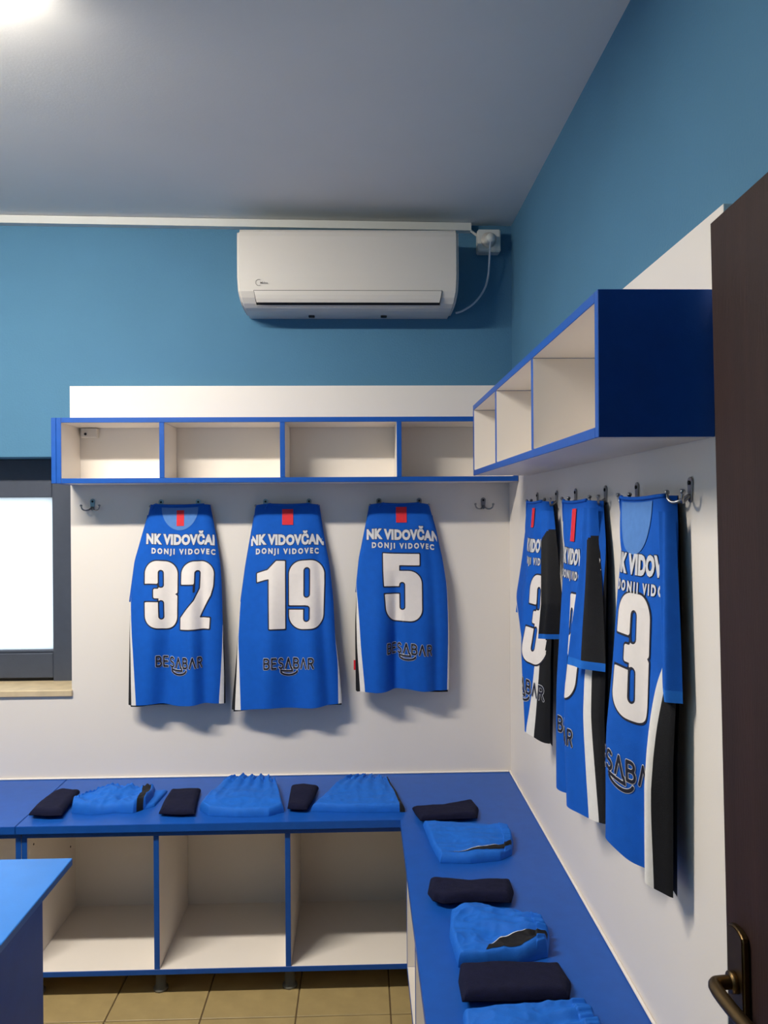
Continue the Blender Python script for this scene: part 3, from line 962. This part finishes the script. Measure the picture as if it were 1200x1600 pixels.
# nearest one
rows = [(0, -.12, -.12, -.12, .12, .12, .12), (.10, -.135, -.135, -.135, .138, .138, .138), (.21, -.155, -.155, -.155, .148, .148, .150),
        (.27, -.16, -.16, -.16, .136, .148, .152), (.34, -.162, -.162, -.162, .116, .134, .152), (.42, -.165, -.165, -.165, .106, .126, .150), (.58, -.175, -.175, -.175, .100, .122, .148), (.72, -.185, -.185, -.185, .100, .123, .146)]
JC = Jersey((XP, 1.545, .024), EXR, EOR, .72, six(rows), [(0, .032), (.2, .032), (.45, .032), (.72, .030)],
            [(-.25, .34, .025, .02, .0), (.80, .15, .034, .45, .0), (.38, .18, -.016, .3, .0), (-.72, .14, -.012, .35, .0)], lambda n: .008 * n + .006 * math.sin(7 * n), -.008, 6, (-.115, .115), pw=2.4)
jC = build_jersey(JC, 'nearest jersey on the right wall, with a big 3 and pale neck facing', '3', .250, .190, .020, (.082, .105, .0, .008), None,
                  (.062, .150), (.062, .188), (-.01, .56))
sleeve_sheet(JC, 'sleeve', jC, 1, lambda t: (.118 + .03 * t, .140 + .06 * t), .03, .375, lambda t: (.044, .026), M['jblue'], .02, M['cuff'])

# ------------------------------------------------------------------ coat hooks
def hook(org, ex, eo, label):
    o, ex, eo = Vector(org), Vector(ex), Vector(eo)
    up = Vector((0, 0, 1))
    t = thing('coat_hook', o, label, 'hook', 'metal double coat hooks')
    pl = []
    for k in range(10):
        a = math.pi * k / 9
        pl.append((.010 * math.cos(a), .014 + .010 * math.sin(a)))
    for k in range(7):
        a = math.pi + math.pi * k / 6
        pl.append((.007 * math.cos(a), -.016 + .007 * math.sin(a)))
    prism('plate', pl, ex, up, eo, o, .0003, .004, M['metal'], t, .001)
    tube('screw', [o + up * .013 + eo * .0035, o + up * .013 + eo * .006], .0042, M['slot'], t, 10, 0)
    for s in (-1, 1):
        pts = [o + ex * (s * .002) + up * -.010 + eo * .004, o + ex * (s * .010) + up * -.020 + eo * .018, o + ex * (s * .022) + up * -.022 + eo * .026,
               o + ex * (s * .032) + up * -.016 + eo * .030, o + ex * (s * .0355) + up * -.004 + eo * .031]
        pr = tube('prong', pts, lambda q: .0036 - .0008 * q, M['metal'], t, 8, 4)
        tip = pts[-1]
        tube('knob', [tip + up * -.004, tip + up * -.001, tip + up * .003, tip + up * .005], lambda q: .0052 * math.sin(math.pi * (.15 + .75 * q)), M['metal'], pr, 8, 2)
ordn = ('first', 'second', 'third', 'fourth', 'fifth', 'sixth', 'seventh', 'eighth')
for k_, (x, tail) in enumerate(((145, 'empty, beside the window'), (252, 'above jersey 32'), (310, 'above jersey 32'), (415, 'above jersey 19'),
                                (483, 'above jersey 19'), (592, 'above jersey 5'), (655, 'above jersey 5'), (755, 'empty, near the corner'))):
    lab = '%s metal coat hook from the window on the back wall, %s' % (ordn[k_], tail)
    p = ony(x, 788, D)
    hook((p.x, D, .0245 + .004 * (x in (145,))), XR_, OB, lab)
for y, lab in ((2.62, 'metal coat hook on the right wall closest to the corner'), (2.36, 'metal coat hook at the near shoulder of the farthest side jersey'),
               (2.15, 'metal coat hook at the far shoulder of the middle side jersey'), (1.885, 'metal coat hook at the near shoulder of the middle side jersey'),
               (1.668, 'metal coat hook at the far shoulder of the nearest side jersey'), (1.395, 'metal coat hook on the right wall nearest the door')):
    hook((XP, y, .033), EXR, EOR, lab)

# ------------------------------------------------------------------ air conditioner
def aircon():
    x0, x1 = -.4614, .377
    t = thing('air_conditioner', ((x0 + x1) / 2, YW, .77), 'white split air conditioner unit mounted high on the blue back wall', 'air conditioner')
    prof = [(YW - .0005, 1.066), (2.975, 1.066), (2.962, 1.062), (2.954, 1.052), (2.950, 1.035), (2.948, .96), (2.949, .88), (2.953, .828),
            (2.962, .806), (2.978, .787), (3.000, .776), (3.03, .7715), (3.10, .770), (YW - .0005, .772)]
    body = prism('body', prof, (0, 1, 0), (0, 0, 1), (1, 0, 0), (0, 0, 0), x0, x1, M['plastic'], t, .010)
    # taper the lower ends slightly
    for v in body.data.vertices:
        z = (v.co.z + body.parent.location.z - HC) / S
        if z < .86:
            q = min(1, (.86 - z) / .09) ** 1.5 * .014
            cx = 0
            v.co.x += -math.copysign(q * S, v.co.x)
    def strip(name, rows, xa, xb, xa2, xb2, lift, mt, par):
        V, Fc = [], []
        n = len(rows)
        for i, (y, z) in enumerate(rows):
            u = i / (n - 1)
            V += [(xa + (xa2 - xa) * u, y - lift, z - lift * .35), (xb + (xb2 - xb) * u, y - lift, z - lift * .35)]
        for i in range(n - 1): Fc.append((2 * i, 2 * i + 2, 2 * i + 3, 2 * i + 1))
        o = mesh(name, V, Fc, mt, par, False)
        sd = o.modifiers.new('s', 'SOLIDIFY'); sd.thickness = .0025; sd.offset = 0
        return o
    rws = [(2.953, .832), (2.957, .8165), (2.966, .800), (2.980, .7855), (2.990, .779)]
    strip('outlet_slot', rws, -.399, .313, -.390, .304, .0008, M['slot'], t)
    rw2 = [(2.952, .8300), (2.9535, .8150), (2.9565, .8010), (2.962, .7885)]
    strip('louver', rw2, -.397, .311, -.389, .303, .0028, M['plastic'], t)
    strip('lower_lip', [(2.982, .7835), (2.996, .7765), (3.02, .7715)], -.395, .309, -.39, .304, .0012, M['plastic'], t)
    for x in (-.19, .095):
        box('clip', (x - .012, x + .012, 3.085, 3.10, .763, .771), M['slot'], t, .002)
    vs, fs = text_bm('Midea', .0088, .012, 1.0, 1.0)
    p = ony(412.5, 443.5, 2.9485)
    mesh('logo', [(p.x + a, 2.9473, p.z + b) for a, b in vs], fs, M['logo'], t)
    ar = [(p.x - .020 + .0115 * math.cos(math.radians(a)), 2.9475, p.z + .005 + .0115 * math.sin(math.radians(a))) for a in range(60, 301, 15)]
    tube('logo_ring', ar, .0007, M['logo'], t, 6, 0)
aircon()

# cable duct, socket, plug
dl = [ony(736, 349, 3.125), ony(736, 361, 3.125)]
zt, zb_ = dl[0].z, dl[1].z
sl = .0125
def duct():
    x0, x1 = XL + .001, dl[0].x
    V = []
    for y in (3.118, YW - .0005):
        V += [(x0, y, zb_ + sl * (x1 - x0)), (x1, y, zb_), (x1, y, zt), (x0, y, zt + sl * (x1 - x0))]
    o = mesh('cable_duct', V, [(0, 1, 2, 3), (7, 6, 5, 4), (0, 4, 5, 1), (1, 5, 6, 2), (2, 6, 7, 3), (3, 7, 4, 0)], M['plastic2'])
    props(o, 'white cable duct running along the top of the back wall under the ceiling', 'cable duct')
duct()
a, b_ = ony(746.5, 358, 3.10), ony(782.5, 393, 3.10)
sk = thing('power_socket', ((a.x + b_.x) / 2, YW, b_.z), 'square white surface socket box right of the air conditioner', 'socket')
box('socket_box', (a.x, b_.x, 3.10, YW - .0005, b_.z, a.z), M['plastic2'], sk, .004, seg=2)
c0 = ony(765, 375, 3.09)
tube('socket_well', [(c0.x - .003, 3.0995, c0.z + .003), (c0.x - .003, 3.094, c0.z + .003)], .030, M['plastic'], sk, 24, 0)
tube('conduit_stub', [ony(735, 360, 3.13), ony(741, 365, 3.13), ony(748, 370, 3.13)], .005, M['plastic2'], sk, 8, 3)
pg = thing('power_plug', (c0.x, 3.09, c0.z), 'round white plug with a thin cable hanging down to the air conditioner', 'plug')
tube('plug_body', [(c0.x, 3.0935, c0.z), (c0.x, 3.075, c0.z), (c0.x, 3.058, c0.z)], lambda q: .021 - .004 * q, M['plastic2'], pg, 20, 2)
cp = [(c0.x, 3.066, c0.z - .014)] + [ony(x, y, 3.075 + .02 * min(1, i / 3)) for i, (x, y) in enumerate(((765.5, 388), (764.5, 410), (763, 430), (758.5, 448), (750, 463), (738, 476), (722, 486), (712, 489)))]
tube('plug_cable', cp, .0042, M['cable'], pg, 8, 4)

# ------------------------------------------------------------------ folded kit on the bench
def poly_eval(P, u):
    seg = [(P[i + 1] - P[i]).length for i in range(len(P) - 1)]
    tot = sum(seg) or 1
    d = u * tot
    for i, s_ in enumerate(seg):
        if d <= s_ or i == len(seg) - 1:
            return P[i].lerp(P[i + 1], d / s_ if s_ else 0)
        d -= s_

def cloth(parent, bottom, right, top, left, T, parts, hf, nu=44, nv=36, z0=0.0, zb=(0, 0, .5, 0), rim=.02, smoothing=True, overlays=()):
    """Coons patch through four pixel outlines (bottom: l->r, right: b->t, top: l->r, left: b->t) on the bench.
       hf(a,b,x,y) adds wrinkles; parts = [(name, material, predicate(a,b))]"""
    def un(P, h): return [onz(x, y, B + z0 + T * h) for x, y in P]
    bo, ri, to, le = un(bottom, zb[0]), un(right, zb[1]), un(top, zb[2]), un(left, zb[3])
    for p in bo + ri + to + le: p.z = 0
    c00, c10, c01, c11 = bo[0], bo[-1], to[0], to[-1]
    le = [c00] + le[1:-1] + [c01]; ri = [c10] + ri[1:-1] + [c11]
    wid = ((c10 - c00).length + (c11 - c01).length) / 2
    hei = ((c01 - c00).length + (c11 - c10).length) / 2
    cs = (lambda q: .5 - .5 * math.cos(math.pi * q)) if smoothing else (lambda q: q)
    EB = [poly_eval(bo, cs(i / nu)) for i in range(nu + 1)]; ET = [poly_eval(to, cs(i / nu)) for i in range(nu + 1)]
    EL = [poly_eval(le, cs(j / nv)) for j in range(nv + 1)]; ER = [poly_eval(ri, cs(j / nv)) for j in range(nv + 1)]
    V = []
    for j in range(nv + 1):
        b = j / nv
        b = .5 - .5 * math.cos(math.pi * b) if smoothing else b
        for i in range(nu + 1):
            a = i / nu
            a = .5 - .5 * math.cos(math.pi * a) if smoothing else a
            p = (1 - b) * EB[i] + b * ET[i] + (1 - a) * EL[j] + a * ER[j] \
                - ((1 - a) * (1 - b) * c00 + a * (1 - b) * c10 + (1 - a) * b * c01 + a * b * c11)
            d = min(a * wid, (1 - a) * wid, b * hei, (1 - b) * hei)
            e_ = min(1, d / rim)
            pr = math.sqrt(max(0, 1 - (1 - e_) ** 2))
            h = .0006 + pr * max(.003, T + hf(a, b, p.x, p.y))
            V.append(Vector((p.x, p.y, B + z0 + h)))
    def at(a, b, lift):
        p = (1 - b) * poly_eval(bo, a) + b * poly_eval(to, a) + (1 - a) * poly_eval(le, b) + a * poly_eval(ri, b) \
            - ((1 - a) * (1 - b) * c00 + a * (1 - b) * c10 + (1 - a) * b * c01 + a * b * c11)
        d = min(a * wid, (1 - a) * wid, b * hei, (1 - b) * hei)
        pr = math.sqrt(max(0, 1 - (1 - min(1, d / rim)) ** 2))
        return Vector((p.x, p.y, B + z0 + .0006 + pr * max(.003, T + hf(a, b, p.x, p.y)) + lift))
    for nm, mt, a0, a1, f0, f1, lift in overlays:
        OV, OF, ka, kb = [], [], 70, 12
        for i in range(ka + 1):
            a = a0 + (a1 - a0) * i / ka
            for k in range(kb + 1): OV.append(at(a, f0(a) + (f1(a) - f0(a)) * k / kb, lift))
        for i in range(ka):
            for k in range(kb): OF.append((i * (kb + 1) + k, (i + 1) * (kb + 1) + k, (i + 1) * (kb + 1) + k + 1, i * (kb + 1) + k + 1))
        mesh(nm, OV, OF, mt, parent, True)
    n = nu + 1
    groups = {}
    for j in range(nv):
        for i in range(nu):
            q = (j * n + i, j * n + i + 1, (j + 1) * n + i + 1, (j + 1) * n + i)
            a = .5 - .5 * math.cos(math.pi * (i + .5) / nu) if smoothing else (i + .5) / nu
            b = .5 - .5 * math.cos(math.pi * (j + .5) / nv) if smoothing else (j + .5) / nv
            for k, (nm, mt, pred) in enumerate(parts):
                if pred(a, b): groups.setdefault(k, []).append(q); break
    for k, fs in groups.items():
        used = sorted({i for f in fs for i in f}); mp = {i: m_ for m_, i in enumerate(used)}
        mesh(parts[k][0], [V[i] for i in used], [tuple(mp[i] for i in f) for f in fs], parts[k][1], parent, True)

def centre(P):
    q = [onz(x, y, B) for x, y in P]
    return sum(q, Vector((0, 0, 0))) / len(q)

def nz(x, y, s, k): return noise.noise(Vector((x * s, y * s, k)))

def socks(label, bottom, right, top, left, T, seed, knit=60):
    t = thing('folded_socks', centre(bottom + top), label, 'socks', 'folded navy socks on the bench')
    t.location.z = B * S + HC
    al = lambda a, b: True
    hl = lambda a, b, x, y: .004 * nz(x, y, 14, seed)
    cloth(t, bottom, right, top, left, T * .55, [('sock', M['navy'], al)], hl, 36, 28, 0, (0, 0, .3, 0), .018)
    # the second sock folded on top, a little smaller
    c_ = centre(bottom + top + left + right)
    def shrink(P, k, dy):
        cx = sum(p[0] for p in bottom + top) / len(bottom + top); cy = sum(p[1] for p in bottom + top) / len(bottom + top)
        return [(cx + (x - cx) * k, cy + (y - cy) * k - dy) for x, y in P]
    dy = 3.0 * F / 1219 * T * .5 * 100 / 3
    hu = lambda a, b, x, y: .005 * nz(x, y, 12, seed + 3) + .0009 * nz(x, y, 60, seed) - .003 * abs(a - .5)
    s2 = [shrink(P, .965, 0) for P in (bottom, right, top, left)]
    cloth(t, *s2, T * .62, [('sock', M['navy'], al)], hu, 40, 30, T * .42, (0, 0, .3, 0), .016)
    return t

def gathers(a, b, seed, along='a', start=.6, amp=.006, k=9):
    """ridges that start at the waistband (b or a = 1) and die out towards the hem"""
    u, w = (a, b) if along == 'a' else (b, a)
    f = max(0, (w - start) / (1 - start))
    return amp * f ** 1.3 * math.sin(u * k * 2 * math.pi + 2.5 * math.sin(3 * u + seed))

TS, TH = .030, .030
GS = 'folded blue shorts on the bench'
def shorts(label, bottom, right, top, left, T, seed, waist, stripe=None, amp=.006, wr=.008, panel=None):
    t = thing('folded_shorts', centre(bottom + top), label, 'shorts', GS)
    t.location.z = B * S + HC
    al = 'a' if waist == 'top' else 'b'
    def hf(a, b, x, y):
        h = wr * nz(x, y, 9, seed) + wr * .9 * (.35 - abs(nz(x, y, 15, seed + 2))) + wr * .35 * (.3 - abs(nz(x, y, 34, seed + 5)))
        sx, sy_ = (30, 7) if waist == 'top' else (7, 30)
        h += wr * .8 * (.25 - abs(noise.noise(Vector((x * sx, y * sy_, seed * 3.7)))))
        h += gathers(a, b, seed, al, .35, amp, 5)
        w = b if waist == 'top' else a
        if w > .86: h += .004 + .0025 * math.sin((a if waist == 'top' else b) * 110 + seed)
        if stripe and stripe(a, b): h -= .0012
        return h
    parts = []
    if stripe: parts.append(('side_panel', M['jblack'], stripe))
    parts.append(('waistband', M['shorts'], (lambda a, b: b > .86) if waist == 'top' else (lambda a, b: a > .86)))
    parts.append(('leg_fabric', M['shorts'], lambda a, b: True))
    cloth(t, bottom, right, top, left, T, parts, hf, 130, 110, 0, (0, 0, .7, 0), .011, overlays=[('side_panel', M['jblack'], *panel, .0012), ('piping', M['jwhite'], panel[0] + .06, panel[1] - .12, panel[3], lambda a: panel[3](a) + .012, .0014)] if panel else ())
    return t

# back bench, left to right
socks('folded navy socks at the left end of the back bench', [(45, 1274), (72, 1276), (97, 1275)], [(97, 1275), (106, 1262), (125, 1240)],
      [(84, 1241), (100, 1236), (125, 1236)], [(45, 1274), (58, 1261), (84, 1241)], .034, 1)
s1 = shorts('crumpled blue shorts with black side stripe, leftmost shorts on the back bench', [(112, 1271), (140, 1274), (165, 1272), (182, 1270), (208, 1271), (228, 1264)],
            [(228, 1264), (240, 1250), (243, 1236)], [(120, 1252), (155, 1236), (180, 1230), (210, 1229), (243, 1228)], [(112, 1271), (113, 1261), (120, 1252)],
            .036, 2, 'top', lambda a, b: a > .86 and a < .96, .003, .014)
cloth(s1, [(222, 1266), (242, 1260)], [(242, 1260), (262, 1236)], [(240, 1236), (262, 1235)], [(222, 1266), (240, 1236)], .012,
      [('leg_flap', M['shorts'], lambda a, b: True)], lambda a, b, x, y: 0, 14, 14, 0, rim=.012)
socks('folded navy socks between the crumpled shorts and the neatly laid shorts', [(248, 1272), (276, 1274), (305, 1273)], [(305, 1273), (309, 1252), (314, 1234)],
      [(267, 1235), (290, 1234), (314, 1234)], [(248, 1272), (256, 1254), (267, 1235)], .026, 3)
shorts('blue shorts with gathered waistband, in the middle of the back bench', [(312, 1266), (326, 1275), (372, 1277), (420, 1276), (444, 1269)],
       [(444, 1269), (438, 1245), (431, 1219)], [(358, 1219), (384, 1216), (410, 1216), (431, 1219)], [(312, 1266), (328, 1247), (345, 1232), (358, 1219)], .030, 4, 'top', None, .007, .006)
socks('small navy sock bundle between the two pairs of gathered shorts', [(449, 1264), (465, 1266), (480, 1266)], [(480, 1266), (491, 1248), (498, 1230)],
      [(455, 1229), (475, 1227), (498, 1230)], [(449, 1264), (452, 1247), (455, 1229)], .030, 5)
shorts('blue shorts with black right edge, at the right end of the back bench', [(486, 1268), (520, 1269), (570, 1270), (633, 1269)],
       [(633, 1269), (622, 1247), (606, 1217)], [(547, 1216), (575, 1214), (606, 1217)], [(486, 1268), (508, 1248), (528, 1231), (547, 1216)], .026, 6, 'top',
       lambda a, b: a > .945, .006, .006)
# right bench, far to near
socks('navy folded socks at the far corner of the bench', [(657, 1283), (700, 1281), (746, 1279)], [(746, 1279), (748, 1266), (742, 1253)],
      [(644, 1262), (690, 1260), (738, 1251)], [(657, 1283), (649, 1273), (644, 1262)], .030, 7)
shorts('folded blue shorts lying sideways, farthest on the right bench', [(688, 1349), (735, 1350), (782, 1345), (800, 1336)], [(800, 1336), (802, 1318), (796, 1296)],
       [(661, 1283), (710, 1287), (758, 1289), (796, 1296)], [(688, 1349), (672, 1320), (661, 1283)], .024, 8, 'right',
       None, .006, .008, (.14, .985, lambda a: .10 + .02 * a, lambda a: .115 + .02 * a + .20 * max(0, a - .1) ** 1.6))
socks('navy folded socks between the two sideways shorts on the right bench', [(676, 1408), (692, 1413), (745, 1409), (799, 1411)], [(799, 1411), (803, 1396), (797, 1376)],
      [(672, 1374), (735, 1379), (797, 1376)], [(676, 1408), (668, 1397), (672, 1374)], .036, 9)
shorts('rumpled blue shorts with black stripe, second pair on the right bench', [(716, 1512), (760, 1512), (810, 1508), (856, 1496)], [(856, 1496), (859, 1470), (846, 1436)],
       [(704, 1424), (752, 1412), (792, 1420), (846, 1436)], [(716, 1512), (702, 1465), (704, 1424)], .027, 10, 'right',
       None, .008, .013, (.30, .985, lambda a: .05 + .10 * max(0, a - .3), lambda a: .06 + .85 * (a - .3) ** .8 * (1.15 - .75 * a)))
socks('wide navy folded socks nearest the camera on the right bench', [(722, 1566), (800, 1566), (890, 1562)], [(890, 1562), (893, 1540), (874, 1508)],
      [(719, 1508), (790, 1506), (874, 1508)], [(722, 1566), (716, 1535), (719, 1508)], .034, 11)
shorts('blue shorts at the bottom edge of the picture on the right bench', [(742, 1680), (820, 1690), (900, 1690), (960, 1670)], [(960, 1670), (950, 1630), (916, 1572)],
       [(723, 1580), (790, 1572), (860, 1570), (916, 1572)], [(742, 1680), (728, 1630), (723, 1580)], .024, 12, 'right', None, .007, .011, (.3, .98, lambda a: .08, lambda a: .10 + .14 * (a - .3)))
